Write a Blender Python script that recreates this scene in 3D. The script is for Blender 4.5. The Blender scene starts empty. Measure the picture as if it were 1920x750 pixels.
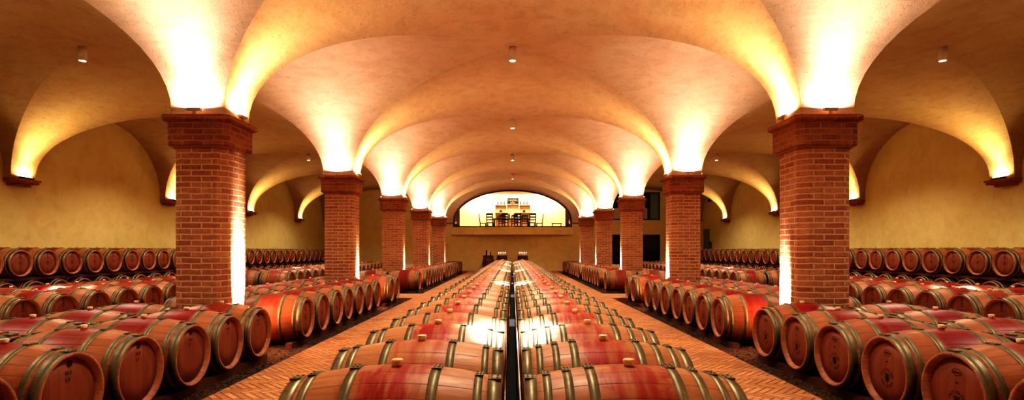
import bpy, bmesh, math, random
from mathutils import Vector, Matrix
PI = math.pi
random.seed(7)
SC = bpy.context.scene
COL = SC.collection
# ------------------------------------------------------------------ dimensions (metres)
CAM = 1.26
S = 5.63; PY0 = 7.345; PX = 3.945; PH = .33
PYS = [PY0 + S * k for k in range(-1, 5)]
Z0 = 3.0; RISE = 1.94; CAPTOP = 2.94
XW = 11.5; XC = 11.33; YB = 33.9; YF = -4.4
SX = (PX + PH + XC) / 2; SA = (XC - PX - PH) / 2; CA = PX - PH
R = .345; HL = .465; PIT = .704
RW = (1.0, .70, .40)

# ------------------------------------------------------------------ helpers
def tag(o, label=None, cat=None, group=None, kind=None):
    if label: o['label'] = label
    if cat: o['category'] = cat
    if group: o['group'] = group
    if kind: o['kind'] = kind
    return o
def link(name, data, parent=None):
    o = bpy.data.objects.new(name, data); COL.objects.link(o)
    if parent: o.parent = parent
    return o
def empty(name, loc=(0, 0, 0), rz=0.):
    o = link(name, None); o.location = loc; o.rotation_euler = (0, 0, rz); o.empty_display_size = .1
    return o
class MB:
    def __init__(s): s.v = []; s.f = []; s.m = []; s.sm = []; s.mi = 0
    def add(s, vs, fs, smooth=False):
        b = len(s.v); s.v += [tuple(v) for v in vs]
        for f in fs: s.f.append([b + i for i in f]); s.m.append(s.mi); s.sm.append(smooth)
    def box(s, x0, x1, y0, y1, z0, z1):
        s.add([(x0,y0,z0),(x1,y0,z0),(x1,y1,z0),(x0,y1,z0),(x0,y0,z1),(x1,y0,z1),(x1,y1,z1),(x0,y1,z1)],
              [(0,3,2,1),(4,5,6,7),(0,1,5,4),(1,2,6,5),(2,3,7,6),(3,0,4,7)])
    def prism(s, pts, z0, z1, pts2=None):
        n = len(pts); p2 = pts2 or pts
        s.add([(x, y, z0) for x, y in pts] + [(x, y, z1) for x, y in p2],
              [list(range(n))[::-1], list(range(n, 2*n))] + [(i, (i+1) % n, n+(i+1) % n, n+i) for i in range(n)])
    def lathe(s, prof, n=24, axis='z', c=(0, 0, 0), smooth=True, closed=False):
        vs = []
        for r, h in prof:
            for i in range(n):
                a = 2*PI*i/n; p, q = r*math.cos(a), r*math.sin(a)
                v = (p, q, h) if axis == 'z' else ((h, p, q) if axis == 'x' else (q, h, p))
                vs.append((v[0]+c[0], v[1]+c[1], v[2]+c[2]))
        m = len(prof); fs = []
        for j in range(m if closed else m-1):
            k = (j+1) % m
            for i in range(n): fs.append((j*n+i, j*n+(i+1) % n, k*n+(i+1) % n, k*n+i))
        s.add(vs, fs, smooth)
    def tube(s, a, b, r, n=10):
        a = Vector(a); b = Vector(b); d = (b-a).normalized()
        u = d.orthogonal().normalized(); w = d.cross(u)
        vs = [a + (u*math.cos(2*PI*i/n) + w*math.sin(2*PI*i/n))*r for i in range(n)] + \
             [b + (u*math.cos(2*PI*i/n) + w*math.sin(2*PI*i/n))*r for i in range(n)]
        s.add(vs, [(i, (i+1) % n, n+(i+1) % n, n+i) for i in range(n)], True)
        s.add(vs, [list(range(n))[::-1], list(range(n, 2*n))])
    def mesh(s, name, mats, fix=True):
        me = bpy.data.meshes.new(name); me.from_pydata(s.v, [], s.f)
        if not isinstance(mats, (list, tuple)): mats = [mats]
        for m in mats: me.materials.append(m)
        me.polygons.foreach_set('material_index', s.m)
        me.polygons.foreach_set('use_smooth', s.sm)
        if fix:
            bm = bmesh.new(); bm.from_mesh(me); bmesh.ops.recalc_face_normals(bm, faces=bm.faces); bm.to_mesh(me); bm.free()
        me.update(); return me
    def obj(s, name, mats, parent=None, fix=True): return link(name, s.mesh(name, mats, fix), parent)

# ------------------------------------------------------------------ node helpers
class NT:
    def __init__(s, name):
        s.m = bpy.data.materials.new(name); s.m.use_nodes = True; s.t = s.m.node_tree
        s.b = s.t.nodes['Principled BSDF']; s.out = s.t.nodes['Material Output']
    def n(s, typ, **kw):
        nd = s.t.nodes.new(typ)
        ins = kw.pop('ins', {})
        for k, v in kw.items(): setattr(nd, k, v)
        for k, v in ins.items(): s.set(nd.inputs[k], v)
        return nd
    def set(s, sock, v):
        if isinstance(v, bpy.types.NodeSocket): s.t.links.new(v, sock)
        else:
            try: sock.default_value = v
            except Exception: sock.default_value = (*v, 1)
    def math(s, op, a, b=0., c=0.):
        nd = s.n('ShaderNodeMath', operation=op)
        for i, v in enumerate((a, b, c)): s.set(nd.inputs[i], v)
        return nd.outputs[0]
    def mix(s, f, a, b, typ='MIX'):
        nd = s.n('ShaderNodeMix', data_type='RGBA', blend_type=typ)
        s.set(nd.inputs[0], f)
        for i, v in ((6, a), (7, b)): s.set(nd.inputs[i], v if isinstance(v, bpy.types.NodeSocket) else (*v, 1))
        return nd.outputs[2]
    def ramp(s, f, stops):
        nd = s.n('ShaderNodeValToRGB'); s.set(nd.inputs[0], f); e = nd.color_ramp.elements
        while len(e) < len(stops): e.new(.5)
        for i, (p, c) in enumerate(stops):
            e[i].position = p; e[i].color = (*c, 1) if isinstance(c, tuple) else (c, c, c, 1)
        return nd.outputs[0]
    def noise(s, vec, scale, detail=4., rough=.55, dist=0.):
        nd = s.n('ShaderNodeTexNoise', ins={'Scale': scale, 'Detail': detail, 'Roughness': rough, 'Distortion': dist})
        if vec is not None: s.set(nd.inputs['Vector'], vec)
        return nd.outputs[0]
    def pos(s, kind='Object'): return s.n('ShaderNodeTexCoord').outputs[kind]
    def world(s): return s.n('ShaderNodeNewGeometry').outputs['Position']
    def sep(s, v): nd = s.n('ShaderNodeSeparateXYZ', ins={0: v}); return nd.outputs
    def comb(s, x, y, z=0.): return s.n('ShaderNodeCombineXYZ', ins={0: x, 1: y, 2: z}).outputs[0]
    def bump(s, h, strength=.3, dist=.01, nrm=None):
        nd = s.n('ShaderNodeBump', ins={'Strength': strength, 'Distance': dist, 'Height': h})
        if nrm is not None: s.set(nd.inputs['Normal'], nrm)
        return nd.outputs[0]
    def fin(s, col=None, rough=None, bump=None, **kw):
        if col is not None: s.set(s.b.inputs['Base Color'], col if isinstance(col, bpy.types.NodeSocket) else (*col, 1))
        if rough is not None: s.set(s.b.inputs['Roughness'], rough)
        if bump is not None: s.set(s.b.inputs['Normal'], bump)
        for k, v in kw.items(): s.set(s.b.inputs[k], v)
        return s.m
M = {}
def simple(name, col, rough=.5, metal=0., var=.12, sc=12., emis=None, es=0.):
    t = NT(name); p = t.pos()
    f = t.noise(p, sc, 3.)
    c = t.mix(f, tuple(x*(1-var) for x in col), tuple(min(1, x*(1+var)) for x in col))
    kw = {'Metallic': metal}
    if emis: kw['Emission Color'] = (*emis, 1); kw['Emission Strength'] = es
    M[name] = t.fin(c, rough, **kw); return M[name]

# vault plaster
def plaster(name, a, b, dark, speck=.5, st_z=5.):
    t = NT(name); w = t.world()
    big = t.noise(w, .9, 5., .6); fine = t.noise(w, 14., 6., .7); grit = t.noise(w, 60., 3., .7)
    st = t.n('ShaderNodeMapping', ins={'Vector': w, 'Scale': (1., 1., st_z)}).outputs[0]
    streak = t.noise(st, 3., 6., .65, .6)
    c = t.mix(t.ramp(big, [(.3, 0.), (.7, 1.)]), a, b)
    c = t.mix(t.math('MULTIPLY', t.ramp(streak, [(.45, 0.), (.75, 1.)]), .35), c, dark)
    c = t.mix(t.math('MULTIPLY', t.ramp(fine, [(.58, 0.), (.74, 1.)]), speck), c, dark)
    c = t.mix(t.math('MULTIPLY', t.ramp(grit, [(.60, 0.), (.72, 1.)]), speck*1.2), c, tuple(x*.55 for x in dark))
    if name == 'vault_plaster':      # dimness of the side naves painted into the plaster as darker olive
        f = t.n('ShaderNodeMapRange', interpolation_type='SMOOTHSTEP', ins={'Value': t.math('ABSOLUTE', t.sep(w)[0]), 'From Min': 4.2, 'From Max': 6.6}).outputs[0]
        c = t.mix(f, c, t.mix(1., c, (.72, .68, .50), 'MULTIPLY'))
    h = t.math('ADD', t.math('MULTIPLY', fine, .7), t.math('MULTIPLY', grit, .3))
    M[name] = t.fin(c, .85, t.bump(h, .5, .014)); M[name].node_tree.nodes['Principled BSDF'].inputs['Specular IOR Level'].default_value = .2
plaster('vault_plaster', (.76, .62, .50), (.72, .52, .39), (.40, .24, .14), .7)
plaster('ochre_plaster', (.86, .80, .42), (.80, .73, .35), (.60, .42, .14), .25, 1.)
plaster('end_plaster', (.90, .78, .45), (.86, .72, .38), (.60, .42, .16), .2, 1.)

# brick for pillars: courses along z, length along x+y
def brick(name, c1, c2, mortar, scale=1., rs=.35):
    t = NT(name); w = t.world(); x, y, z = t.sep(w)
    wob = t.math('MULTIPLY', t.math('SUBTRACT', t.noise(w, 9., 3.), .5), .012)
    u = t.math('ADD', t.math('ADD', x, y), wob); vz = t.math('ADD', z, t.math('MULTIPLY', t.math('SUBTRACT', t.noise(w, 5., 2.), .5), .018))
    vec = t.comb(u, vz)
    b = t.n('ShaderNodeTexBrick', offset=.5, ins={'Vector': vec, 'Scale': 1., 'Mortar Size': .011, 'Mortar Smooth': .35, 'Bias': .0,
            'Brick Width': .26, 'Row Height': .073, 'Color1': (0, 0, 0, 1), 'Color2': (1, 1, 1, 1), 'Mortar': (.5, .5, .5, 1)})
    n1 = t.noise(w, 22., 5., .7); n2 = t.noise(w, 3., 2.)
    bc = t.mix(t.math('MULTIPLY', t.sep(b.outputs[0])[0], 1.), c1, c2)
    bc = t.mix(t.ramp(n1, [(.4, 0.), (.75, .6)]), bc, tuple(v*.45 for v in c1))
    bc = t.mix(t.ramp(n2, [(.5, 0.), (.8, .4)]), bc, (.62, .34, .17))
    c = t.mix(b.outputs['Fac'], bc, mortar)
    h = t.math('ADD', t.math('SUBTRACT', 1., b.outputs['Fac']), t.math('MULTIPLY', n1, .6))
    M[name] = t.fin(c, .85, t.bump(h, .9, .02))
brick('pillar_brick', (.46, .16, .09), (.66, .31, .17), (.72, .52, .31))
brick('capital_brick', (.38, .12, .07), (.52, .20, .11), (.50, .30, .17))

# herringbone brick floor
def herring():
    t = NT('herringbone_brick'); w = t.world()
    mp = t.n('ShaderNodeMapping', ins={'Vector': w, 'Rotation': (0, 0, PI/4), 'Scale': (1/.062, 1/.062, 1)}).outputs[0]
    x, y, z = t.sep(mp); n = 4.
    i = t.math('FLOOR', x); j = t.math('FLOOR', y); fx = t.math('FRACT', x); fy = t.math('FRACT', y)
    r = t.math('FLOORED_MODULO', t.math('SUBTRACT', i, j), 2*n)
    hor = t.math('LESS_THAN', r, n-.5)
    def sel(a, b):   # hor ? a : b
        return t.math('ADD', t.math('MULTIPLY', hor, a), t.math('MULTIPLY', t.math('SUBTRACT', 1., hor), b))
    al = sel(t.math('ADD', r, fx), t.math('ADD', t.math('SUBTRACT', 2*n-1, r), fy)); ac = sel(fy, fx)
    m = .09
    d1 = t.math('MINIMUM', al, t.math('SUBTRACT', n, al)); d2 = t.math('MINIMUM', ac, t.math('SUBTRACT', 1., ac))
    d = t.math('MINIMUM', d1, d2)
    body = t.n('ShaderNodeMapRange', ins={'Value': d, 'From Min': .03, 'From Max': .16}).outputs[0]
    bi = sel(t.math('SUBTRACT', i, r), i); bj = sel(j, t.math('SUBTRACT', j, t.math('SUBTRACT', 2*n-1, r)))
    wn = t.n('ShaderNodeTexWhiteNoise', noise_dimensions='2D', ins={'Vector': t.comb(bi, bj)}).outputs[0]
    n1 = t.noise(w, 18., 5., .7); n2 = t.noise(w, 1.2, 3.)
    c = t.mix(wn, (.48, .23, .11), (.72, .42, .22))
    c = t.mix(t.ramp(n1, [(.45, 0.), (.75, .5)]), c, (.26, .085, .035))
    c = t.mix(t.ramp(n2, [(.45, 0.), (.75, .45)]), c, (.72, .40, .17))
    c = t.mix(body, (.20, .08, .035), c)
    h = t.math('ADD', t.math('MULTIPLY', body, t.math('ADD', .7, t.math('MULTIPLY', wn, .5))), t.math('MULTIPLY', n1, .3))
    M['herringbone_brick'] = t.fin(c, .62, t.bump(h, .6, .008))
herring()

# oak barrel
def oak(name, stain, amount, width, rag=.42, base=(.60, .235, .095), base2=(.50, .165, .062)):
    t = NT(name); o = t.pos(); x, y, z = t.sep(o); zc = t.math('SUBTRACT', z, R)
    rnd = t.n('ShaderNodeObjectInfo').outputs['Random']
    a = t.math('MULTIPLY', t.math('ARCTAN2', y, zc), 26/(2*PI))
    fl = t.math('FLOOR', a); fr = t.math('FRACT', a)
    wn = t.n('ShaderNodeTexWhiteNoise', noise_dimensions='2D', ins={'Vector': t.comb(fl, rnd)}).outputs[0]
    sh = t.math('MULTIPLY', rnd, 37.)
    ov = t.n('ShaderNodeVectorMath', operation='ADD', ins={0: o, 1: t.comb(sh, sh, sh)}).outputs[0]
    gr = t.noise(t.n('ShaderNodeMapping', ins={'Vector': ov, 'Scale': (3., 40., 40.)}).outputs[0], 1.2, 6., .65)
    c = t.mix(wn, base, base2)
    c = t.mix(t.ramp(gr, [(.35, 0.), (.75, .55)]), c, tuple(v*.55 for v in base2))
    c = t.mix(t.math('MULTIPLY', rnd, .28), c, (.44, .12, .05))
    # wine stain: strong at bung and belly between the inner hoops, running down the sides
    ax = t.math('ABSOLUTE', x)
    nz = t.noise(ov, 5., 5., .6, .8); drip = t.noise(t.n('ShaderNodeMapping', ins={'Vector': ov, 'Scale': (14., 2., 2.)}).outputs[0], 1.3, 4., .6)
    e = t.math('ADD', ax, t.math('MULTIPLY', t.math('SUBTRACT', nz, .5), rag))
    band = t.n('ShaderNodeMapRange', interpolation_type='SMOOTHSTEP', ins={'Value': e, 'From Min': width*.55, 'From Max': width*1.15, 'To Min': 1., 'To Max': 0.}).outputs[0]
    low = t.n('ShaderNodeMapRange', ins={'Value': zc, 'From Min': -.1, 'From Max': .3, 'To Min': .45, 'To Max': 1.}).outputs[0]
    rr = t.n('ShaderNodeMapRange', ins={'Value': t.math('FRACT', t.math('MULTIPLY', rnd, 7.31)), 'To Min': amount*.45, 'To Max': amount}).outputs[0]
    st = t.math('MULTIPLY', t.math('MULTIPLY', band, low), t.math('MULTIPLY', rr, t.ramp(drip, [(.34, .15 if rag > .1 else .7), (.62, 1.)])))
    c = t.mix(t.math('MINIMUM', st, 1.), c, stain)
    gap = t.math('MINIMUM', fr, t.math('SUBTRACT', 1., fr))
    g = t.n('ShaderNodeMapRange', ins={'Value': gap, 'From Min': .0, 'From Max': .035}).outputs[0]
    c = t.mix(t.math('MULTIPLY', t.math('SUBTRACT', 1., g), .65), c, (.09, .025, .012))
    h = t.math('ADD', g, t.math('MULTIPLY', gr, .4))
    M[name] = t.fin(c, t.math('ADD', .36, t.math('MULTIPLY', gr, .2)), t.bump(h, .35, .004))
oak('oak_centre', (.42, .014, .010), 1.3, .16, .42, (.70, .40, .22), (.60, .30, .15))
oak('oak_side', (.30, .008, .012), 1.5, .175, .05, (.62, .30, .16), (.46, .20, .10))
def headwood():
    t = NT('oak_head'); o = t.pos(); x, y, z = t.sep(o)
    rnd = t.n('ShaderNodeObjectInfo').outputs['Random']
    a = t.math('MULTIPLY', t.math('ADD', y, t.math('MULTIPLY', rnd, .02)), 13.)
    fl = t.math('FLOOR', a); fr = t.math('FRACT', a)
    wn = t.n('ShaderNodeTexWhiteNoise', noise_dimensions='2D', ins={'Vector': t.comb(fl, rnd)}).outputs[0]
    gr = t.noise(t.n('ShaderNodeMapping', ins={'Vector': o, 'Scale': (20., 45., 3.)}).outputs[0], 1.2, 6., .65)
    c = t.mix(wn, (.36, .125, .07), (.29, .09, .052))
    c = t.mix(t.ramp(gr, [(.35, 0.), (.75, .5)]), c, (.22, .05, .025))
    gap = t.math('MINIMUM', fr, t.math('SUBTRACT', 1., fr))
    g = t.n('ShaderNodeMapRange', ins={'Value': gap, 'From Min': .0, 'From Max': .03}).outputs[0]
    c = t.mix(t.math('MULTIPLY', t.math('SUBTRACT', 1., g), .5), c, (.08, .02, .01))
    M['oak_head'] = t.fin(c, .55, t.bump(t.math('ADD', g, gr), .25, .003))
headwood()
def steel():
    t = NT('galvanised_hoop'); o = t.pos()
    n1 = t.noise(o, 9., 5., .65); n2 = t.noise(o, 45., 3.)
    c = t.mix(t.ramp(n1, [(.3, 0.), (.7, 1.)]), (.34, .31, .21), (.20, .18, .12))
    c = t.mix(t.ramp(n2, [(.6, 0.), (.8, .5)]), c, (.12, .08, .04))
    M['galvanised_hoop'] = t.fin(c, t.math('ADD', .38, t.math('MULTIPLY', n1, .25)), t.bump(n1, .15, .004), Metallic=.75)
steel()
def gravelmat():
    t = NT('dark_gravel'); w = t.world()
    v = t.n('ShaderNodeTexVoronoi', ins={'Vector': w, 'Scale': 32.})
    c = t.mix(t.sep(v.outputs['Color'])[0], (.05, .025, .015), (.16, .09, .05))
    M['dark_gravel'] = t.fin(c, .9, t.bump(v.outputs['Distance'], 1., .02))
gravelmat()
simple('silicone_bung', (.98, .76, .56), .5)
simple('stamp_ink', (.05, .018, .014), .7)
simple('dark_timber', (.14, .055, .028), .8, sc=6)
simple('white_enamel', (.72, .58, .46), .35, var=.03)
simple('lamp_lens', (1, 1, 1), .3, var=0, emis=(1, .96, .92), es=14.)
simple('fixture_metal', (.55, .42, .26), .4, .3)
simple('fixture_dark', (.05, .035, .03), .5)
simple('black_frame', (.018, .012, .010), .4)
simple('dark_glass', (.012, .008, .007), .08)
simple('dark_wood', (.022, .008, .006), .5)
simple('red_curtain', (.22, .012, .016), .8, sc=20)
simple('cream_panel', (.80, .62, .32), .6, var=.04)
simple('white_shelf', (.62, .48, .28), .5, var=.03)
simple('bottle_glass', (.02, .012, .010), .1)
simple('amber_glass', (.10, .02, .012), .15)
simple('glowing_glass', (.85, .85, .85), .1, emis=(1, .9, .8), es=.25)  # weak glow put into the wine glasses, which are no lamps
simple('red_ceiling', (.65, .25, .14), .7)
simple('ceiling_glow', (1, 1, 1), .5, var=0, emis=(1, .93, .82), es=2.2)
simple('grey_blind', (.62, .56, .48), .6)
simple('teal_glass', (.22, .32, .31), .3)
simple('cable_white', (.80, .74, .68), .35, var=.02, emis=(1, .9, .8), es=.0)
simple('linen', (.80, .66, .52), .8)
simple('green_sign', (.16, .26, .10), .5)
t = NT('clear_pane'); gl = t.n('ShaderNodeBsdfGlossy', ins={'Roughness': .05}); tr = t.n('ShaderNodeBsdfTransparent')
mx = t.n('ShaderNodeMixShader', ins={0: .05}); t.t.links.new(tr.outputs[0], mx.inputs[1]); t.t.links.new(gl.outputs[0], mx.inputs[2])
t.t.links.new(mx.outputs[0], t.out.inputs[0]); M['clear_pane'] = t.m

# ------------------------------------------------------------------ room shell
def P(u): return Z0 + RISE * math.sqrt(max(0., 1 - u*u))
def vault():
    N = 20; me = bpy.data.meshes.new('ceiling'); bm = bmesh.new(); vd = {}
    us = [math.sin(PI/2*(i/N*2-1)) if False else math.sin(PI/2*(2*i/(2*N)-0)) for i in range(N+1)]   # 0..1
    par = [-u for u in us[::-1]] + us[1:]
    def V(x, y, z):
        k = (round(x, 4), round(y, 4), round(z, 4))
        if k not in vd: vd[k] = bm.verts.new((x, y, z))
        return vd[k]
    def F(vs):
        vs = [v for i, v in enumerate(vs) if v not in vs[:i]]
        if len(vs) < 3: return
        try: f = bm.faces.new(vs); f.smooth = True
        except ValueError: pass
    xb = [(-SX, SA), (0, CA), (SX, SA)]
    yb = [((a+b)/2, (b-a)/2-PH) for a, b in zip(PYS[:-1], PYS[1:])]
    yl = PYS[-1]+PH; yb.append(((yl+YB)/2, (YB-yl)/2))
    yf = PYS[0]-PH; yb.insert(0, ((yf+YF)/2, (yf-YF)/2))
    sharp = []
    for cx, a in xb:
        for cy, b in yb:
            n = len(par)-1
            for i in range(n):
                for j in range(n):
                    q = [(par[i+di], par[j+dj]) for di, dj in ((0,0),(1,0),(1,1),(0,1))]
                    vs = [V(cx+a*u, cy+b*v, P(min(abs(u), abs(v)))) for u, v in q]
                    if i == j: F([vs[0], vs[1], vs[2]]); F([vs[0], vs[2], vs[3]]); sharp.append((vs[0], vs[2]))
                    elif i+j == n-1: F([vs[0], vs[1], vs[3]]); F([vs[1], vs[2], vs[3]]); sharp.append((vs[1], vs[3]))
                    else: F(vs)
    for cy, b in yb:      # strips over the pillars' lines running across
        for x0, x1 in [(-PX-PH, -PX+PH), (PX-PH, PX+PH), (-XW, -XC), (XC, XW)]:
            for v0, v1 in zip(par[:-1], par[1:]):
                F([V(x0, cy+b*v0, P(abs(v0))), V(x1, cy+b*v0, P(abs(v0))), V(x1, cy+b*v1, P(abs(v1))), V(x0, cy+b*v1, P(abs(v1)))])
    for cx, a in xb:
        for py in PYS:
            for u0, u1 in zip(par[:-1], par[1:]):
                F([V(cx+a*u0, py-PH, P(abs(u0))), V(cx+a*u1, py-PH, P(abs(u1))), V(cx+a*u1, py+PH, P(abs(u1))), V(cx+a*u0, py+PH, P(abs(u0)))])
    # plaster stubs above the capitals and corbels, down to z 2.9
    zb = 2.90
    for py in PYS:
        for x0, x1 in [(-PX-PH, -PX+PH), (PX-PH, PX+PH), (-XW, -XC), (XC, XW)]:
            c = [(x0, py-PH), (x1, py-PH), (x1, py+PH), (x0, py+PH)]
            for k in range(4):
                p, q = c[k], c[(k+1) % 4]
                F([V(*p, zb), V(*q, zb), V(*q, Z0), V(*p, Z0)])
    bm.normal_update()
    for e in bm.edges:
        if len(e.link_faces) == 2 and e.calc_face_angle(0) > .6: e.smooth = False
    for a, b in sharp:
        e = bm.edges.get((a, b))
        if e: e.smooth = False
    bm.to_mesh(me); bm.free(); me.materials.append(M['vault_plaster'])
    tag(link('ceiling', me), kind='structure')
vault()
H = 5.35
def wallbox(name, x0, x1, y0, y1, z0, z1, mat):
    m = MB(); m.box(x0, x1, y0, y1, z0, z1); return tag(m.obj(name, mat), kind='structure')
wallbox('wall_left', -XW-.3, -XW, YF-.3, YB+.3, -.2, H, M['ochre_plaster'])
wallbox('wall_right', XW, XW+.3, YF-.3, YB+.3, -.2, H, M['ochre_plaster'])
wallbox('wall_front', -XW, XW, YF-.3, YF, -.2, H, M['end_plaster'])
# back wall with gallery opening, door opening and window opening
GZ = CAM + 1.39
def pf(x):   # gallery arch height above the sill
    return Z0 + (RISE-.03) * math.sqrt(max(0, 1-(x/(CA-.02))**2)) if abs(x) < CA-.02 else Z0
DX0, DX1, DZ1 = 6.0, 8.92, CAM+.94
WZ0, WZ1 = CAM+1.82, CAM+3.50
def back_wall():
    m = MB(); d = .3
    def b(x0, x1, z0, z1): m.box(x0, x1, YB, YB+d, z0, z1)
    b(-XW, -CA+.02, -.2, H); b(-CA+.02, CA-.02, -.2, GZ)
    b(CA-.02, DX0, -.2, H); b(DX0, DX1, DZ1, WZ0); b(DX0, DX1, WZ1, H); b(DX1, XW, -.2, H)
    xs = [(CA-.02)*math.sin(PI/2*i/24) for i in range(-24, 25)]
    for x0, x1 in zip(xs[:-1], xs[1:]):
        z0, z1 = pf(x0), pf(x1)
        m.add([(x0,YB,z0),(x1,YB,z1),(x1,YB,H),(x0,YB,H),(x0,YB+d,z0),(x1,YB+d,z1),(x1,YB+d,H),(x0,YB+d,H)],
              [(0,1,2,3),(4,5,6,7),(0,1,5,4)])
    tag(m.obj('wall_back', M['end_plaster']), kind='structure')
back_wall()
# impost string beside the gallery opening
for n, (x0, x1) in enumerate([(-PX-.6, -CA), (CA, PX+.6)]):
    m = MB(); m.box(x0, x1, YB-.07, YB+.0, CAPTOP-.1, CAPTOP); tag(m.obj('trim_%d' % (n+1), M['capital_brick']), kind='structure')
# brick corbels on the side walls
tn = 3
for sx in (-1, 1):
    for py in PYS:
        m = MB(); z = 2.9
        for (g, a, c) in ((.0, z-.045, z), (.02, z-.10, z-.045), (.10, z-.16, z-.10)):
            x0, x1 = sorted((sx*(XW+.0), sx*(XC-.12+g*1.6)))
            m.box(x0, x1, py-PH-.02+g, py+PH+.02-g, a, c)
        tag(m.obj('trim_%d' % tn, M['capital_brick']), kind='structure'); tn += 1
# floors
PG0, PG1 = 14.75, 16.25
floor_rects = [(-2.62, 2.62, YF, YB)]
for s in (-1, 1):
    for (a, b, c, d) in ((2.62, XW, PG0, PG1), (2.62, XW, 33.35, YB), (5.28, 6.56, YF, PG0), (9.15, 10.15, YF, PG0), (5.28, 6.56, PG1, 33.35), (9.15, 10.15, PG1, 33.35)):
        floor_rects.append((min(s*a, s*b), max(s*a, s*b), c, d))
m = MB()
for a, b, c, d in floor_rects: m.box(a, b, c, d, -.2, 0)
tag(m.obj('floor', M['herringbone_brick']), kind='structure')
m = MB(); m.box(-XW, XW, YF, YB, -.25, -.1)
rg = random.Random(3)
def pebble(x, y, z, r):
    a = rg.random()*6.3; vs = []
    for i in range(5):
        t_ = a+i*2*PI/5; k = .7+.5*rg.random(); vs.append((x+r*k*math.cos(t_), y+r*k*math.sin(t_), z+r*.1*rg.random()))
    vs.append((x+r*.2, y, z+r*(.5+.4*rg.random())))
    m.add(vs, [(i, (i+1) % 5, 5) for i in range(5)])
for s in (-1, 1):
    for _ in range(5200):
        y = 2.2+12.4*rg.random()**1.5; pebble(s*(2.65+.75*rg.random()), y, -.102, .008+.016*rg.random())
    for _ in range(1500): pebble(s*(2.65+.4*rg.random()), 16.3+16*rg.random()**1.4, -.102, .015+.012*rg.random())
tag(m.obj('gravel', M['dark_gravel'], fix=False), 'dark loose gravel filling the sunken beds beneath the barrel rows', 'gravel', kind='stuff')

# ------------------------------------------------------------------ pillars
ORD = ['zeroth','first','second','third','fourth','fifth','sixth','seventh','eighth','ninth','tenth','eleventh','twelfth','thirteenth','fourteenth','fifteenth','sixteenth','seventeenth','eighteenth','nineteenth','twentieth']
def ordw(n):
    if n <= 20: return ORD[n]
    t_ = {2: 'twenty', 3: 'thirty', 4: 'forty'}[n//10]
    return {2: 'twentieth', 3: 'thirtieth', 4: 'fortieth'}[n//10] if n % 10 == 0 else t_+'-'+ORD[n % 10]
def octo(h, c): return [(-h+c,-h),(h-c,-h),(h,-h+c),(h,h-c),(h-c,h),(-h+c,h),(-h,h-c),(-h,-h+c)]
m = MB(); m.prism(octo(PH, .095), -.1, 2.56); shaft = m.mesh('shaft', M['pillar_brick'])
m = MB(); m.prism(octo(PH, .095), 2.53, 2.58, octo(.385, .07)); m.prism(octo(.385, .07), 2.58, 2.86); cap = m.mesh('capital', M['capital_brick'])
m = MB(); m.prism(octo(.395, .07), 2.86, 2.885, octo(.43, .06)); m.prism(octo(.43, .06), 2.885, CAPTOP); cor = m.mesh('cornice', M['capital_brick'])
def lamp(name, typ, loc, energy, color, parent=None, rot=(0, 0, 0), **kw):
    d = bpy.data.lights.new(name, typ); d.energy = energy; d.color = color
    for k, v in kw.items(): setattr(d, k, v)
    o = link(name, d, parent); o.location = loc; o.rotation_euler = rot
    return o
m = MB(); m.box(-.085, .085, -.022, .022, .05, .085); m.box(-.015, .015, -.012, .012, 0, .05); upl = m.mesh('lamp_body', M['fixture_metal'])
m = MB(); m.box(-.075, .075, -.016, .016, .085, .089); upg = m.mesh('lens', M['lamp_lens'])
m = MB(); m.box(-.17, .17, -.03, .03, 0, .05); cbd = m.mesh('lamp_body', M['fixture_dark'])
m = MB(); m.box(-.15, .15, -.02, .02, .05, .054); cbl = m.mesh('lens', M['lamp_lens'])
UPE = 15.5
SIDE = {-1: 'left', 1: 'right'}
def uplight(x, y, z, rz, label, group, energy, color, bm_=upl, lm_=upg, top=.10, out=(0, 0), beam=1.):
    e = empty('uplight', (x, y, z), rz); tag(e, label, 'uplight', group)
    link('lamp_body', bm_, e); link('lens', lm_, e)
    lamp('bulb', 'AREA', (0, 0, top), energy*.45, color, e, (PI, 0, 0), shape='RECTANGLE', size=.30, size_y=.05)
    d = Vector((out[0]*.8, out[1]*.8, 1)).normalized(); q = Matrix.Rotation(-rz, 3, 'Z') @ d
    lamp('beam_bulb', 'SPOT', (0, 0, top), energy*beam, color, e, (-q).to_track_quat('Z', 'Y').to_euler(), spot_size=math.radians(100), spot_blend=1., shadow_soft_size=.05)
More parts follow.
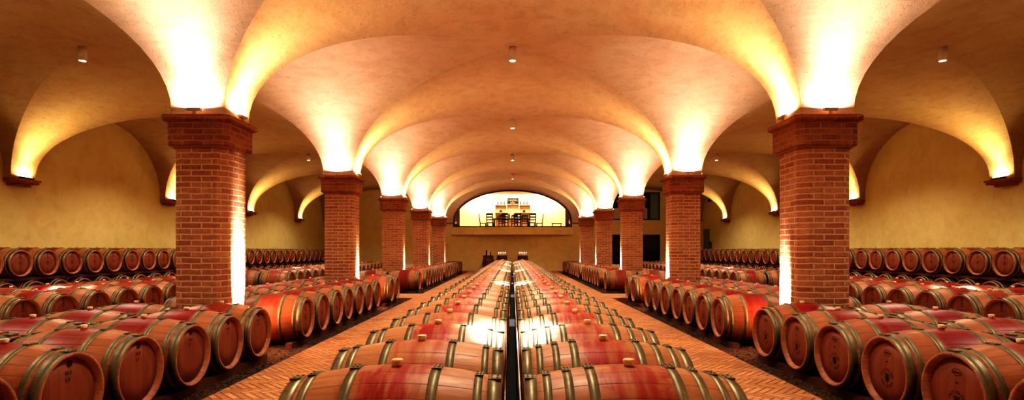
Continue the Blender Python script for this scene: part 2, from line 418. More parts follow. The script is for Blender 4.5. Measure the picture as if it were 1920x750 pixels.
for s in (-1, 1):
    for k, py in enumerate(PYS):
        e = empty('brick_pillar', (s*PX, py, 0))
        nm = 'just outside the frame beside the camera' if k == 0 else '%s from the camera' % ORD[k]
        tag(e, 'square red brick pillar with chamfered corners, %s on the %s of the centre aisle' % (nm if k else 'nearest', SIDE[s]) if k else
            'red brick pillar beside the camera on the %s, outside the photo' % SIDE[s], 'pillar', 'brick pillars carrying the vaults')
        link('shaft', shaft, e); c_ = link('capital', cap, e); link('cornice', cor, c_)
        off = .405
        pn = 'the %s %s pillar' % (ORD[k], SIDE[s]) if k else 'the %s pillar beside the camera' % SIDE[s]
        g = 'small uplights on the pillar capitals'
        for nm, dx, dy, rz, en, co in (('aisle-facing', -s*off, 0, PI/2, UPE*.75, (1, .80, .40)), ('outward-facing', s*off, 0, PI/2, UPE*.22, (1, .72, .36)),
                                 ('camera-facing', 0, -off, 0, UPE, (1, .86, .70)), ('rear', 0, off, 0, UPE, (1, .86, .70))):
            uplight(s*PX+dx, py+dy, CAPTOP, rz, 'small bar uplight on the %s side of %s' % (nm, pn), g, en, co, out=(dx/off, dy/off), beam=5.)
        # floor light grazing the aisle face
        fe = empty('floor_spotlight', (s*(PX-PH-.10), py+(.04 if k == 1 and s < 0 else .1), -.1)); tag(fe, 'small floor spotlight washing the aisle face of %s' % pn, 'spotlight', 'floor spotlights at the pillar feet')
        m = MB(); m.lathe([(0, 0), (.055, 0), (.055, .10), (.045, .12), (0, .12)], 16); m.obj('lamp_body', M['fixture_dark'], fe)
        lamp('bulb', 'SPOT', (0, 0, .14), 4800. if (k == 1 and s < 0) else 1500., (1, .90, .78), fe, (PI, s*math.radians(20 if (k == 1 and s < 0) else 24), 0), spot_size=math.radians(36 if (k == 1 and s < 0) else 42), spot_blend=.3, shadow_soft_size=.02)
    for k, py in enumerate(PYS):
        uplight(s*(XC-.065), py, 2.90, PI/2, 'dark bar uplight on the wall corbel across from the %s %s pillar' % (ORD[k] if k else 'hidden', SIDE[s]), 'uplights on the wall corbels', 9., (1, .82, .42), cbd, cbl, .07, (-s, 0), 10.)
# ceiling downlights
m = MB(); m.lathe([(0, 0), (.068, 0), (.068, -.25), (.058, -.25), (.058, -.235), (0, -.235)], 24); dl = m.mesh('housing', M['white_enamel'])
m = MB(); m.lathe([(0, -.238), (.057, -.238)], 24); dll = m.mesh('lens', M['lamp_lens'])
for cx, nm in ((-SX, 'left'), (0, 'centre'), (SX, 'right')):
    for k in range(5):
        y = PYS[0] + S*(k+.5)
        if k == 0 : lab = 'white cylinder downlight over the camera bay, %s nave' % nm
        else: lab = 'white cylinder downlight at the crown of the %s visible vault of the %s nave' % (ORD[k], nm)
        e = empty('ceiling_light', (cx, y, Z0+RISE)); tag(e, lab, 'ceiling light', 'cylinder downlights at the vault crowns')
        link('housing', dl, e); link('lens', dll, e)
        lamp('bulb', 'SPOT', (0, 0, -.26), 2100., (1, .99, 1), e, (math.radians(-6), 0, 0), spot_size=math.radians(14), spot_blend=.6, shadow_soft_size=.04)
        lamp('glow_bulb', 'SPOT', (0, 0, -.26), (190. if cx == 0 else 200.), (1, .90, .72), e, (0, 0, 0), spot_size=math.radians(140), spot_blend=.5, shadow_soft_size=.05)

# ------------------------------------------------------------------ barrels
def rad(x): return .345 - (.345-.281)*(abs(x)/HL)**2
def body_mesh(mat, n, name='stave_body'):
    m = MB(); ns = 12 if n > 30 else 6
    xs = [-HL+2*HL*i/ns for i in range(ns+1)]
    prof = [(rad(x), x) for x in xs]
    r0 = rad(HL)
    prof = [(r0-.038, -HL+.045), (r0-.018, -HL)] + prof + [(r0-.018, HL), (r0-.038, HL-.045)]
    m.lathe(prof, n, 'x', (0, 0, R)); return m, prof
def head_m(m, s, n):
    r = rad(HL)-.036; x = s*(HL-.04)
    m.lathe([(0, x+s*.004), (r*.5, x+s*.003), (r, x), (r, x-s*.02)], n, 'x', (0, 0, R))
def hoop_m(m, x0, x1, n, tab=True):
    e = .004
    m.lathe([(rad(x0)-.002, x0), (rad(x0)+e, x0), (rad(x1)+e, x1), (rad(x1)-.002, x1)], n, 'x', (0, 0, R))
    if tab:   # overlapping riveted joint on top
        xm = (x0+x1)/2; w = (x1-x0)/2*.96; z = R+rad(xm)
        m.box(xm-w, xm+w, -.045, .03, z-.002, z+.0085)
        for yy in (-.025, .012):
            for xx in (xm-w*.45, xm+w*.45): m.lathe([(.006, z+.008), (.005, z+.012), (0, z+.013)], 6, c=(xx, yy, 0))
H8 = [(.157, .20), (.26, .297), (.35, .385), (.412, .463)]
H6 = [(.157, .20), (.347, .383), (.405, .463)]
def bung_m(m): m.lathe([(.0, R*2-.006), (.021, R*2-.006), (.026, R*2+.027), (.021, R*2+.030), (0, R*2+.030)], 14)
def textmesh(ch, size):
    c = bpy.data.curves.new('t', 'FONT'); c.body = ch; c.size = size; c.align_x = 'CENTER'; c.offset = size*.012
    o = bpy.data.objects.new('t', c); COL.objects.link(o); bpy.context.view_layer.update()
    me = bpy.data.meshes.new_from_object(o); bpy.data.objects.remove(o)
    r = [v.co.copy() for v in me.vertices], [list(p.vertices) for p in me.polygons]
    bpy.data.meshes.remove(me); return r
SXF = HL-.04+.0055
def put(m, vf, ang=0, off=(0, 0), rr=0):
    vs, fs = vf; out = []
    for v in vs:
        x, y = v.x, v.y+rr
        x, y = x*math.cos(ang)-y*math.sin(ang), x*math.sin(ang)+y*math.cos(ang)
        out.append((SXF, x+off[0], y+off[1]+R))
    m.add(out, fs)
def ringm(m, r0, r1, c=(0, 0), n=28, sx=1., sy=1.):
    vs = []
    for i in range(n):
        a = 2*PI*i/n
        for r in (r0, r1): vs.append((SXF, c[0]+sx*r*math.cos(a), R+c[1]+sy*r*math.sin(a)))
    m.add(vs, [(2*i, 2*i+1, (2*i+3) % (2*n), (2*i+2) % (2*n)) for i in range(n)])
def stamp_ring():
    m = MB(); c = (0, -.05)
    def arc(txt, r, a0, a1, flip=False):
        for i, ch in enumerate(txt):
            if ch == ' ': continue
            a = a0+(a1-a0)*(i/(len(txt)-1)) if len(txt) > 1 else a0
            vf = textmesh(ch, .030)
            if flip: put(m, vf, a+PI, c, -r-.021)
            else: put(m, vf, a, c, r)
    arc('CASTIGLION', .056, math.radians(72), math.radians(-72))
    arc('DEL BOSCO', .056, math.radians(112), math.radians(248), True) if False else arc('DEL BOSCO', .056, math.radians(180-62), math.radians(180+62), True)
    # emblem: crest with a goblet-shaped figure
    ringm(m, 0.0, .014, (c[0], c[1]+.012), 16, 1.3, 1.5); ringm(m, 0, .010, (c[0], c[1]-.012), 12, 1.6, 1.6)
    pts = [(-.03,.036),(.03,.036),(.03,-.006),(.0,-.042),(-.03,-.006)]; q = [(x*.84, y*.84) for x, y in pts]
    vs = [(SXF, c[0]+x, R+c[1]+y) for x, y in pts+q]
    m.add(vs, [(i, (i+1) % 5, 5+(i+1) % 5, 5+i) for i in range(5)])
    ringm(m, .028, .032, (0, .15), 26, 1.35, .75)
    for i in range(5): m.add([(SXF, -.025+i*.011+dx, R+.148+dy+.002*(i % 2)) for dx, dy in ((0,-.007),(.008,-.005),(.008,.006),(0,.005))], [(0,1,2,3)])
    for i in range(3): m.add([(SXF, -.012+i*.009+dx, R+.08+dy) for dx, dy in ((0,-.006),(.006,-.006),(.006,.006),(0,.006))], [(0,1,2,3)])
    return m.mesh('stamp', M['stamp_ink'], False)
def stamp_script():
    m = MB(); ringm(m, .006, .022, (.01, .205), 20)
    put(m, textmesh('H F', .040), -.05, (.0, .13)); put(m, textmesh('S F', .036), .04, (-.005, .085)); put(m, textmesh('II', .032), 0, (.0, -.215))
    return m.mesh('stamp', M['stamp_ink'], False)
def stamp_dot():
    m = MB(); ringm(m, 0, .020, (0, 0), 16); ringm(m, .040, .047, (0, 0), 26)
    for y0 in (.19, .15, .11, -.10, -.145, -.185):
        for i in range(3): m.add([(SXF, -.020+i*.015+dx, R+y0+dy) for dx, dy in ((0,-.011),(.009,-.011),(.009,.011),(0,.011))], [(0,1,2,3)])
    ringm(m, .006, .013, (0, .222), 12)
    return m.mesh('stamp', M['stamp_ink'], False)
STAMP = {'ring': stamp_ring(), 'script': stamp_script(), 'dot': stamp_dot()}
def kit(hoops, mat, n):
    k = {}; m, _ = body_mesh(mat, n); k['body'] = m.mesh('stave_body', M[mat])
    k['heads'] = []
    for s in (1, -1): m = MB(); head_m(m, s, n); k['heads'].append(m.mesh('barrel_head', M['oak_head']))
    k['hoops'] = []
    for s in (-1, 1):
        for a, b in hoops:
            m = MB(); x0, x1 = sorted((s*a, s*b)); hoop_m(m, x0, x1, n, n > 20); k['hoops'].append(m.mesh('hoop', M['galvanised_hoop']))
    m = MB(); bung_m(m); k['bung'] = m.mesh('bung', M['silicone_bung'])
    return k
def lowmesh(hoops, mat, n=18):
    m, _ = body_mesh(mat, n)
    m.mi = 1; head_m(m, 1, n); head_m(m, -1, n)
    m.mi = 2
    for s in (-1, 1):
        for a, b in hoops: x0, x1 = sorted((s*a, s*b)); hoop_m(m, x0, x1, n, False)
    m.mi = 3; bung_m(m); return m
KIT = {(h, q): kit(H8 if h == 8 else H6, mt, q) for h, mt in ((8, 'oak_centre'), (6, 'oak_side')) for q in (48, 26)}
KIT[(7, 48)] = kit(H6, 'oak_centre', 48); KIT[(7, 26)] = kit(H6, 'oak_centre', 26)
LOWS = {h: lowmesh(H8 if h == 8 else H6, 'oak_side' if h == 6 else 'oak_centre') for h in (8, 6, 7)}
LOW = {h: LOWS[h].mesh('wine_barrel', [M['oak_centre'] if h != 6 else M['oak_side'], M['oak_head'], M['galvanised_hoop'], M['silicone_bung']]) for h in LOWS}
ZL = .290-R; ZU = .975-R; ZC = .402-R
SPEC = []      # row, side, index, x, y, zbase
rj = random.Random(11)
for s in (-1, 1):
    for k in range(0, 42): SPEC.append(['M', s, k, s*(.047+HL+.003), 1.785+PIT*k, ZC])
    ys = [('1', 6-i, 6.58-PIT*i) for i in range(6)]
    segs = []
    for i in range(6): segs.append((1, i, 6.58-PIT*i))                      # counted back from the first pillar
    for i in range(7): segs.append((2, i, 8.035+PIT*i))
    for i in range(2): segs.append((3, i, 13.66+PIT*i))
    segs.append((4, 0, 17.78))
    for i in range(7): segs.append((5, i, 19.29+PIT*i))
    for i in range(7): segs.append((6, i, 24.92+PIT*i))
    for i in range(4): segs.append((7, i, 30.55+PIT*i))
    for g, i, y in segs:
        SPEC.append(['A', s, (g, i), s*(2.945+HL), y, ZL]); SPEC.append(['B', s, (g, i), s*(3.975+HL), y+.02, ZL])
    for k in range(10): SPEC.append(['C', s, (1, k), s*(6.885+HL), 14.27-PIT*k, ZL]); SPEC.append(['D', s, (1, k), s*(7.87+HL), 14.25-PIT*k, ZL])
    for k in range(22): SPEC.append(['C', s, (2, k), s*(6.885+HL), 17.5+PIT*k, ZL]); SPEC.append(['D', s, (2, k), s*(7.87+HL), 17.52+PIT*k, ZL])
    for k in range(31): SPEC.append(['E', s, k, s*(10.485+HL), 11.97+PIT*(k-1), ZU]); SPEC.append(['F', s, k, s*(10.485+HL), 11.97+PIT*(k-.5), ZL])
OLO = [0]
#RB
LODS = dict((int(a), int(b)) for a, b in (q.split(':') for q in '''0:1 1:0 2:0 3:0 4:0 5:0 6:0 7:1 8:1 9:1 10:1 11:1 12:1 13:1 14:1 15:1 16:1 17:1 18:1 19:1 20:2 21:2 22:2 23:2 24:2 25:2 26:2 42:0 43:0 44:0 45:0 46:0 47:0 48:0 49:1 50:0 52:1 54:0 55:1 56:0 57:1 58:0 59:1 60:0 61:1 62:1 63:1 64:1 65:1 66:1 67:1 68:0 69:2 70:1 72:0 73:1 74:1 76:1 78:1 80:1 82:1 84:1 86:1 88:1 90:1 92:2 94:2 96:2 98:2 100:2 102:1 104:2 106:2 108:2 110:2 113:1 115:1 116:1 117:1 118:1 119:1 120:0 121:1 122:0 123:1 124:0 125:1 126:0 128:0 130:1 131:1 132:1 133:2 134:1 135:2 136:1 137:2 138:1 139:2 140:2 141:2 143:2 145:2 154:2 156:2 158:2 160:2 162:2 164:2 174:1 175:1 176:0 177:1 178:0 179:1 180:0 181:1 182:0 183:1 184:0 185:1 186:1 187:1 188:1 189:1 190:1 191:1 192:1 204:2 206:1 207:2 208:1 209:2 210:1 211:2 212:1 213:2 214:1 215:2 216:1 217:2 218:1 219:2 220:1 221:2 222:1 223:2 224:1 226:1 227:2 228:1 230:1 236:1 237:0 238:0 239:0 240:0 241:0 242:0 243:1 244:1 245:1 246:1 247:1 248:1 249:1 250:1 251:1 252:1 253:1 254:1 255:1 256:2 257:2 258:2 259:2 260:2 261:2 262:2 278:0 279:0 280:0 281:0 282:0 283:0 284:0 285:1 286:0 288:1 290:0 291:1 292:0 293:1 294:0 295:1 296:0 297:1 298:0 299:1 300:1 301:1 302:1 303:1 304:0 305:1 306:1 308:0 309:1 310:1 312:1 314:1 316:1 318:1 320:1 322:1 324:1 326:2 328:2 330:2 332:2 334:2 336:2 338:1 340:2 342:2 344:2 349:1 351:1 352:1 353:1 354:1 355:1 356:0 357:1 358:0 359:1 360:0 361:1 362:0 364:0 366:1 367:1 368:1 369:1 370:1 371:2 372:1 373:2 374:1 375:2 376:2 377:2 379:2 390:2 392:2 394:1 396:2 398:2 400:2 410:1 411:1 412:0 413:1 414:0 415:1 416:0 417:1 418:0 419:1 420:0 421:1 422:1 423:1 424:1 425:1 426:1 427:1 428:1 442:1 443:2 444:1 445:2 446:1 447:2 448:1 449:2 450:1 451:2 452:1 453:2 454:1 455:2 456:1 457:2 458:1 459:2 460:1 462:1 464:1 466:1'''.split()))
FARBUILD = True
#RE
PILNAME = {1: ('first', 'before'), 2: ('first', 'beyond'), 3: ('second', 'beyond'), 5: ('third', 'beyond'), 6: ('fourth', 'beyond'), 7: ('fifth', 'beyond')}
def blabel(row, s, k):
    sd = SIDE[s]
    if row == 'M':
        look = {1: 'oak barrel', 3: 'spotlit oak barrel'}.get(k, 'oak barrel')
        return '%s, %s from camera in the centre row %s of the gap' % (look, ordw(k+1), sd), 'barrels in the centre row %s of the gap' % sd
    if row in 'AB':
        g, i = k; w = 'aisle-edge' if row == 'A' else 'outer-row'
        if g == 4: return '%s oak barrel standing just beyond the cross passage, %s pillar line' % (w, sd), 'barrels in the double rows along the %s pillars' % sd
        p, bf = PILNAME[g]
        return '%s %s oak barrel %s the %s %s brick pillar' % (ordw(i+1), w, bf, p, sd), 'barrels in the double rows along the %s pillars' % sd
    if row in 'CD':
        g, i = k; w = 'inner' if row == 'C' else 'outer'
        return '%s oak barrel %s the cross passage, %s row of the %s side aisle' % (ordw(i+1), 'before' if g == 1 else 'beyond', w, sd), 'barrels in the %s side aisle' % sd
    if row == 'E': return 'oak barrel on the upper tier by the %s wall, %s from near end' % (sd, ordw(k+1)), 'upper tier barrels by the %s wall' % sd
    return 'oak barrel on the lower tier by the %s wall, %s from near end' % (sd, ordw(k+1)), 'lower tier barrels by the %s wall' % sd
def build_barrels():
    far = MB()
    for idx, (row, s, k, x, y, z) in enumerate(SPEC):
        h = 6 if row in 'ABCDEF' else (8 if s > 0 else 7)
        jx = rj.uniform(-.012, .012) if row != 'M' else rj.uniform(-.004, .004); jr = rj.uniform(-.02, .02) if row != 'M' else rj.uniform(-.012, .012)
        x += jx; rz = (PI if s > 0 else 0)+jr
        lod = LODS.get(idx, 3)
        if lod == 3:
            if not FARBUILD: continue
            Ls = LOWS[h]; c_, n_ = math.cos(rz), math.sin(rz); b = len(far.v)
            off = 4 if h != 6 else 0
            far.v += [(x+c_*v[0]-n_*v[1], y+n_*v[0]+c_*v[1], z+v[2]) for v in Ls.v]
            far.f += [[b+q for q in f] for f in Ls.f]; far.m += [i for i in Ls.m]; far.sm += Ls.sm
            continue
        lab, grp = blabel(row, s, k)
        if lod == 2:
            o = link('wine_barrel', LOW[h]); o.location = (x, y, z); o.rotation_euler = (0, 0, rz); tag(o, lab, 'barrel', grp); continue
        e = empty('wine_barrel', (x, y, z), rz); tag(e, lab, 'barrel', grp)
        K = KIT[(h, 48 if lod == 0 else 26)]
        link('stave_body', K['body'], e); hd = link('barrel_head', K['heads'][0], e); link('barrel_head', K['heads'][1], e)
        for hm in K['hoops']: link('hoop', hm, e)
        link('bung', K['bung'], e)
        st = None
        if row == 'A': st = ('ring' if s > 0 else ('script' if k[0] == 1 else 'dot'))
        elif row in 'CE': st = 'dot'
        if st: link('stamp', STAMP[st], hd)
    if far.v:
        o = far.obj('distant_wine_barrels', [M['oak_side'], M['oak_head'], M['galvanised_hoop'], M['silicone_bung']], fix=False)
        tag(o, 'further oak barrels hidden deep in the rows and far down the cellar', 'barrels', kind='stuff')
build_barrels()
# timber rails carrying the rows
def rail(x, y0, y1, z0, z1, lab):
    m = MB(); m.box(x-.045, x+.045, y0, y1, z0, z1); tag(m.obj('timber_rail', M['dark_timber']), lab, 'rail', 'timber rails under the barrels')
for s in (-1, 1):
    sd = SIDE[s]
    for i, (x, w) in enumerate(((.515-.27, 'inner'), (.515+.36, 'outer'))):
        rail(s*x, 1.4, 31.2, 0, ZC+R-rad(.27 if w == 'inner' else .36), 'long timber rail under the %s edge of the %s centre row' % (w, sd))
    zr = ZL+R-rad(.33)
    for (a, b, nm) in ((2.7, 6.93, 'before the first pillar'), (7.7, 12.55, 'between the first and second pillars'), (13.32, 14.7, 'beyond the second pillar'),
                       (17.4, 18.2, 'before the third pillar'), (18.95, 23.85, 'between the third and fourth pillars'), (24.55, 29.45, 'between the fourth and fifth pillars'), (30.2, 33.0, 'beyond the fifth pillar')):
        for xc, w in ((2.945+HL, 'aisle-edge'), (3.975+HL, 'outer')):
            for q, e_ in ((-.33, 'near'), (.33, 'far')):
                rail(s*(xc+q), a, b, -.1, zr, '%s-edge timber rail under the %s %s row %s' % (e_, sd, w, nm))
    for a, b, nm in ((7.5, 14.65, 'before the cross passage'), (17.1, 32.7, 'beyond the cross passage')):
        for xc, w in ((6.885+HL, 'inner'), (7.87+HL, 'outer')):
            for q, e_ in ((-.33, 'near'), (.33, 'far')):
                rail(s*(xc+q), a, b, -.1, zr, '%s-edge timber rail under the %s side-aisle %s row %s' % (e_, sd, w, nm))
    for q, e_ in ((-.33, 'front'), (.33, 'rear')):
        rail(s*(10.485+HL+q), 10.9, 33.2, -.1, zr, '%s floor rail under the %s wall stack of barrels' % (e_, sd))
        rail(s*(10.485+HL+q), 10.9, 33.2, ZL+R+rad(.33), ZU+R-rad(.33), '%s rail between the two tiers of the %s wall stack' % (e_, sd))
m = MB(); m.box(-.13, .13, 1.2, 31.2, .001, .012); tag(m.obj('gap_shade_strip', simple('matt_black', (.012, .010, .009), .9)), 'black strip added as shade on the floor between the centre rows', 'shade strip')  # black strip added to paint the gap's shade on the floor
m = MB(); m.tube((.034, 1.2, .62), (.034, 31.0, .62), .004, 10); tag(m.obj('cable_pipe', M['cable_white']), 'thin pale pipe running down the dark gap between the centre rows', 'pipe')

# ------------------------------------------------------------------ back wall: frames, door, window, balcony
def arch_frame():
    m = MB(); xs = [(CA-.02)*math.sin(PI/2*i/24) for i in range(-24, 25)]
    def inner(x): return x*.974, GZ+.04+(pf(x)-GZ-.04)*.966
    o = [(-CA+.02, GZ)]+[(x, pf(x)) for x in xs]+[(CA-.02, GZ)]
    i_ = [(-(CA-.02)*.974, GZ+.06)]+[inner(x) for x in xs]+[((CA-.02)*.974, GZ+.06)]
    n = len(o); vs = [(x, YB-.03, z) for x, z in o]+[(x, YB-.03, z) for x, z in i_]+[(x, YB+.10, z) for x, z in o]+[(x, YB+.10, z) for x, z in i_]
    fs = []
    for a in range(n):
        b = (a+1) % n; fs += [(a, b, n+b, n+a), (2*n+a, 2*n+b, 3*n+b, 3*n+a), (n+a, n+b, 3*n+b, 3*n+a)]
    m.add(vs, fs)
    f = tag(m.obj('window_1', M['black_frame']), kind='structure')
    m = MB(); vs = [(x, YB+.05, z) for x, z in i_]; m.add(vs, [list(range(n))]); m.obj('pane', M['clear_pane'], f, False)
arch_frame()
m = MB(); z0, z1 = CAM+.93, GZ+.0
xs = [-3.68, -1.8, 0, 1.8, 3.68]
front = [(-3.68, YB-.12), (-1.84, YB-.5), (0, YB-.85), (1.84, YB-.5), (3.68, YB-.12)]
ptsb = front + [(3.68, YB+.0), (-3.68, YB+.0)]
m.prism(ptsb, z0, z1); tag(m.obj('balcony', M['end_plaster']), 'shallow pointed plaster balcony below the arched gallery opening', 'balcony')
# door and window in the right nave's end
def frame_rect(m, x0, x1, z0, z1, w, y0, y1):
    m.box(x0, x0+w, y0, y1, z0, z1); m.box(x1-w, x1, y0, y1, z0, z1); m.box(x0+w, x1-w, y0, y1, z1-w, z1); m.box(x0+w, x1-w, y0, y1, z0, z0+w)
m = MB(); frame_rect(m, DX0, DX1, 0, DZ1, .07, YB-.01, YB+.1); m.box(7.42, 7.50, YB, YB+.1, .07, DZ1-.07); d_ = tag(m.obj('door_1', M['black_frame']), kind='structure')
m = MB(); m.box(DX0+.07, DX1-.07, YB+.06, YB+.09, .07, DZ1-.07); m.obj('pane', M['dark_glass'], d_)
m = MB(); m.tube((7.36, YB-.05, .9), (7.36, YB-.05, 1.3), .012); m.tube((7.36, YB-.05, .95), (7.36, YB, .95), .008); m.tube((7.36, YB-.05, 1.25), (7.36, YB, 1.25), .008); m.obj('handle', M['fixture_metal'], d_)
m = MB(); frame_rect(m, DX0, DX1, WZ0, WZ1, .07, YB-.01, YB+.1); m.box(8.28, 8.34, YB, YB+.1, WZ0+.07, WZ1-.07); w_ = tag(m.obj('window_2', M['black_frame']), kind='structure')
m = MB(); m.box(DX0+.07, 8.28, YB+.06, YB+.09, WZ0+.07, WZ1-.07); m.obj('pane', M['dark_glass'], w_)
m = MB(); m.box(8.34, DX1-.07, YB+.06, YB+.09, WZ0+.07, WZ1-.07); tag(m.obj('pane', M['teal_glass'], w_), 'dull teal tinted pane')
m = MB(); m.box(DX0+.1, 8.16, YB+.02, YB+.05, WZ0+.07, WZ0+.72); tag(m.obj('grey_blind', M['grey_blind'], w_), 'grey lower panel')

# gallery room
GY = 41.0; GC = CAM+3.95
gx = 4.3
wallbox('wall_gallery_back', -gx, gx, GY, GY+.2, GZ-.2, GC+.6, M['cream_panel'])
wallbox('wall_gallery_left', -gx-.2, -gx, YB+.3, GY+.2, GZ-.2, GC+.6, M['cream_panel'])
wallbox('wall_gallery_right', gx, gx+.2, YB+.3, GY+.2, GZ-.2, GC+.6, M['cream_panel'])
wallbox('floor_gallery', -gx, gx, YB+.3, GY, GZ-.2, GZ, M['herringbone_brick'])
wallbox('ceiling_gallery', -gx, gx, YB+.3, GY, GC, GC+.2, M['white_shelf'])
m = MB(); m.box(-1.15, 1.15, 36.0, 36.7, GC-.12, GC); tag(m.obj('ceiling_beam', M['red_ceiling']), 'reddish ceiling box above the gallery dining table', 'beam')
m = MB()
m.box(-3.9, 3.9, 39.6, 40.9, GC-.04, GC-.002); tag(m.obj('ceiling_glow_sheet', M['ceiling_glow']), 'glowing white sheet added for the bright ceiling at the gallery back', 'glow sheet')  # emissive sheet added to make the far gallery ceiling look brightly lit
lamp('gallery_lamp', 'AREA', (0, 38.6, GC-.15), 45., (1, .9, .74), None, (0, 0, 0), shape='RECTANGLE', size=6.5, size_y=3.)
lamp('gallery_lamp', 'AREA', (0, 40.2, GC-.1), 80., (1, .94, .84), None, (0, 0, 0), shape='RECTANGLE', size=7.2, size_y=.6)
for k, x in enumerate((-2.86, -1.44, 1.5, 2.94)):
    m = MB(); m.box(x-.015, x+.015, GY-.012, GY, GZ, GC); tag(m.obj('trim_%d' % (20+k), M['grey_blind']), kind='structure')
for s in (-1, 1):
    m = MB(); n = 24; vs = []
    for i in range(n+1):
        x = 3.30+.42*i/n; y = 35.0+.035*math.sin(i*1.5)
        vs += [(s*x, y, GZ+.01), (s*x, y, GZ+2.1)]
    m.add(vs, [(2*i, 2*i+2, 2*i+3, 2*i+1) for i in range(n)], True)
    tag(m.obj('curtain', M['red_curtain']), 'dark red curtain at the %s side of the gallery opening' % SIDE[s], 'curtain')
m = MB(); m.box(2.55, 3.2, 36.2, 36.7, GZ+.32, GZ+.37)
for xx in (2.6, 3.15):
    for yy in (36.25, 36.65): m.box(xx-.02, xx+.02, yy-.02, yy+.02, GZ, GZ+.32)
tag(m.obj('side_table', M['red_ceiling']), 'small low side table near the right red curtain', 'side table')
# dining table
TY = 38.3; e = empty('dining_table', (-.1, TY, GZ)); tag(e, 'long dark wooden dining table in the gallery', 'table')
m = MB(); m.box(-1.25, 1.25, -.48, .48, .70, .75); m.obj('tabletop', M['dark_wood'], e)
m = MB(); m.box(-1.26, 1.26, -.49, .49, .752, .758); m.obj('table_runner', M['linen'], e)
for xx in (-1.15, 1.15):
    for yy in (-.4, .4): m = MB(); m.box(xx-.04, xx+.04, yy-.04, yy+.04, 0, .70); m.obj('leg', M['dark_wood'], e)
def chair_parts():
    p = []
    m = MB(); m.box(-.22, .22, -.21, .21, .43, .47); p.append(('seat', m.mesh('seat', M['dark_wood'])))
    for x in (-.2, .2):
        m = MB(); m.box(x-.028, x+.028, .16, .21, 0, .43); p.append(('leg', m.mesh('leg', M['dark_wood'])))
        m = MB(); m.prism([(x-.028, -.21), (x+.028, -.21), (x+.028, -.17), (x-.028, -.17)], 0, .45); m.prism([(x-.028, -.21), (x+.028, -.21), (x+.028, -.17), (x-.028, -.17)], .45, 1.05, [(x-.028, -.29), (x+.028, -.29), (x+.028, -.255), (x-.028, -.255)]); p.append(('leg', m.mesh('leg', M['dark_wood'])))
    m = MB()
    for z, h in ((.95, .13), (.78, .08), (.60, .07)):
        y = -.19-.08*(z-.45)/.6; m.box(-.2, .2, y-.014, y+.014, z, z+h)
    p.append(('backrest', m.mesh('backrest', M['dark_wood'])))
    m = MB(); m.box(-.2, .2, -.2, -.18, .2, .23); m.box(-.2, .2, .18, .2, .2, .23); p.append(('stretcher', m.mesh('stretcher', M['dark_wood'])))
    return p
CP = chair_parts()
for x, y, rz, lab in ((-1.50, TY-.62, -.15, 'near left corner'), (-.50, TY-.72, 0, 'near side, left of the bottles'), (.34, TY-.72, 0, 'near side, right of the bottles'), (1.32, TY-.62, .15, 'near right corner'),
                 (-2.02, TY-.05, -PI/2, 'left end'), (1.84, TY-.05, PI/2, 'right end'), (-.75, TY+.70, PI, 'far side, left'), (.15, TY+.70, PI, 'far side, centre'), (.85, TY+.70, PI, 'far side, right')):
    e = empty('dining_chair', (x, y, GZ), rz); tag(e, 'dark ladder-back dining chair at the %s of the gallery table' % lab, 'chair', 'dark chairs round the gallery table')
    for nm, me in CP: link(nm, me, e)
# wine bottles
def bottle_mesh(mat):
    m = MB(); m.lathe([(0, 0), (.038, 0), (.038, .20), (.03, .235), (.014, .26), (.014, .32), (0, .32)], 14); return m.mesh('wine_bottle', mat)
BD = bottle_mesh(M['bottle_glass']); BA = bottle_mesh(M['amber_glass'])
def bottle(x, y, z, lab, grp, me=BD, sc=1.):
    o = link('wine_bottle', me); o.location = (x, y, z); o.scale = (sc, sc, sc); tag(o, lab, 'bottle', grp)
bottle(-.22, TY, GZ+.758, 'dark wine bottle on the gallery table, left of the pair', 'bottles on the table', BD, 1.25)
bottle(.10, TY, GZ+.758, 'dark wine bottle on the gallery table, right of the pair', 'bottles on the table', BD, 1.25)
# shelving unit
SYF = GY-.36
e = empty('shelf_unit', (0, SYF+.17, GZ)); tag(e, 'white stepped shelving unit with wine bottles on the gallery back wall', 'shelf unit')
def cab(x0, x1, z1, shelves, nm):
    m = MB(); m.box(x0, x0+.03, -.17, .17, 0, z1); m.box(x1-.03, x1, -.17, .17, 0, z1); m.box(x0+.03, x1-.03, .14, .17, 0, z1)
    for z in shelves: m.box(x0+.03, x1-.03, -.17, .14, z-.03, z)
    m.obj(nm, M['white_shelf'], e)
cab(-1.27, -.42, 1.90, (.85, 1.35, 1.90), 'side_shelf'); cab(.48, 1.30, 1.90, (.85, 1.35, 1.90), 'side_shelf'); cab(-.42, .48, 2.42, (.85, 1.95, 2.42), 'centre_shelf')
for k, x in enumerate((-1.06, -.84, -.61)): bottle(x, SYF+.1, GZ+1.90, 'large amber bottle on the left shelf top, %s from the left' % ordw(k+1), 'bottles on the shelf tops', BA, 1.1)
for k, x in enumerate((.60, .82, 1.05)): bottle(x, SYF+.1, GZ+1.90, 'large amber bottle on the right shelf top, %s from the left' % ordw(k+1), 'bottles on the shelf tops', BA, 1.1)
for k in range(7): bottle(-.33+.118*k, SYF+.1, GZ+1.95, 'dark bottle in the tall centre niche, %s from the left' % ordw(k+1), 'bottles in the centre niche', BD, 1.25)
for sd, x0 in (('left', -1.1), ('right', .62)):
    for k in range(5): bottle(x0+.12*k, SYF+.1, GZ+.85, 'dark bottle on the lower %s shelf, %s from the left' % (sd, ordw(k+1)), 'bottles on the lower shelves', BD, .95)
for x, sd in ((-.85, 'left'), (.84, 'right')):
    m = MB(); m.box(x-.09, x+.09, SYF, SYF+.2, GZ+1.35, GZ+1.51); tag(m.obj('small_box', M['dark_wood']), 'small dark box on the middle %s shelf' % sd, 'box')
e = empty('chandelier', (.0, 38.9, GC)); tag(e, 'dark conical pendant light above the gallery table', 'pendant light')
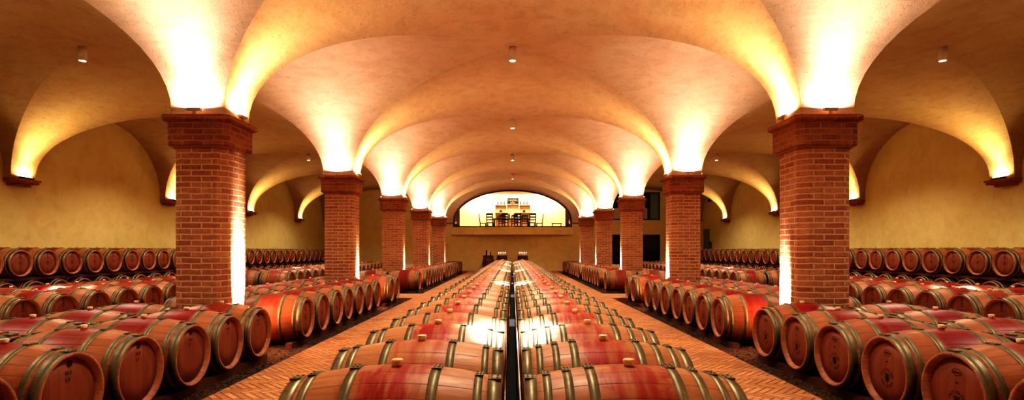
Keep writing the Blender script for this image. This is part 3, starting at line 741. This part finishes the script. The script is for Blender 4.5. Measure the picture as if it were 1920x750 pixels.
m = MB(); m.tube((0, 0, 0), (0, 0, -.55), .01); m.obj('cord', M['black_frame'], e)
m = MB(); m.lathe([(.04, -.88), (.06, -.80), (.14, -.68), (.16, -.64), (0, -.60)], 16); m.obj('lamp_shade', M['fixture_metal'], e)
for x, sd in ((-1.35, 'left'), (1.38, 'right')):
    m = MB(); m.box(x-.11, x+.11, GY-.12, GY, GZ+2.38, GZ+2.44); tag(m.obj('wall_sconce', M['fixture_metal']), 'small brass wall light on the %s of the gallery back wall' % sd, 'wall light')
# upright barrels used as tables at the back wall
def upright(x, y, lab):
    e = empty('barrel_table', (x, y, 0)); tag(e, lab, 'barrel table', 'upright barrels at the back wall')
    m = MB(); m.lathe([(0, 0), (.28, 0), (.345, .4), (.345, .52), (.28, .92), (.26, .92), (.26, .89), (0, .89)], 26); m.obj('stave_body', M['dark_timber'], e)
    for z in (.04, .25, .64, .86):
        r = lambda q: .285+.06*(1-abs((q-.46)/.46)**2)
        m = MB(); m.lathe([(r(z), z), (r(z)+.008, z), (r(z+.04)+.008, z+.04), (r(z+.04), z+.04)], 26); m.obj('hoop', M['galvanised_hoop'], e)
    m = MB(); m.lathe([(0, .92), (.31, .92), (.31, .95), (0, .95)], 26); m.obj('tabletop', M['dark_wood'], e)
upright(-1.42, 32.7, 'upright dark barrel with two bottles, furthest left at the back wall')
upright(-.62, 32.9, 'upright dark barrel with wine glasses, just left of the centre gap')
upright(.60, 32.9, 'upright dark barrel with wine glasses, just right of the centre gap')
bottle(-1.52, 32.6, .95, 'tall dark bottle on the leftmost upright barrel', 'bottles on the upright barrel', BD, 1.1)
bottle(-1.28, 32.65, .95, 'shorter dark bottle on the leftmost upright barrel', 'bottles on the upright barrel', BD, .8)
m = MB(); m.lathe([(.03, 0), (.03, .004), (.004, .008), (.004, .09), (.03, .12), (.034, .16), (.026, .2), (.024, .2), (.03, .16), (.0, .095)], 12); WG = m.mesh('wine_glass', M['glowing_glass'])
for x0, sd in ((-.62, 'left'), (.60, 'right')):
    for k in range(5):
        o = link('wine_glass', WG); o.location = (x0-.2+.1*k, 32.85, .95); tag(o, 'wine glass on the upright barrel %s of the gap, %s from the left' % (sd, ordw(k+1)), 'wine glass', 'glasses on the upright barrels')
# small wall fittings
m = MB(); m.box(-3.98, -3.88, YB-.05, YB, CAM+.28, CAM+.40); tag(m.obj('wall_switch', M['white_enamel']), 'small pale fitting on the back wall beside the last left pillar', 'fitting')
m = MB(); m.box(XW-.05, XW, 32.7, 33.6, 0, 2.5); dd = tag(m.obj('door_2', M['green_sign']), kind='structure')
m = MB(); m.lathe([(0, 0), (.07, .02), (.07, .14), (0, .16)], 12, 'x', (XW-.17, 32.4, CAM+.42)); m.box(XW-.06, XW, 32.37, 32.43, CAM+.1, CAM+.42); tag(m.obj('wall_phone', M['black_frame']), 'small black fitting on the right wall near the far door', 'fitting')
e = empty('wall_spotlight', (XW-.25, 32.0, CAM+2.75)); tag(e, 'dark hanging spotlight high on the right wall near the far corner', 'spotlight')
m = MB(); m.lathe([(0, 0), (.11, .02), (.05, .22), (0, .22)], 14); m.obj('lamp_body', M['black_frame'], e)
m = MB(); m.tube((0, 0, .2), (.25, 0, .28), .015); m.obj('arm', M['black_frame'], e)

# ------------------------------------------------------------------ world, camera, colour
w = bpy.data.worlds.new('world'); SC.world = w; w.use_nodes = True
w.node_tree.nodes['Background'].inputs[0].default_value = (1, .6, .35, 1); w.node_tree.nodes['Background'].inputs[1].default_value = .0
cd = bpy.data.cameras.new('camera'); cam = bpy.data.objects.new('camera', cd); COL.objects.link(cam)
cam.location = (0, 0, CAM); cam.rotation_euler = (PI/2, 0, 0)
cd.sensor_width = 36; cd.lens = 36*1050/1920; cd.shift_y = 94/1920; cd.shift_x = -1/1920; cd.clip_end = 200
SC.camera = cam
SC.cycles.caustics_reflective = False; SC.cycles.caustics_refractive = False
SC.view_settings.view_transform = 'Standard'; SC.view_settings.look = 'Very High Contrast'
SC.view_settings.exposure = .84; SC.view_settings.gamma = 1.
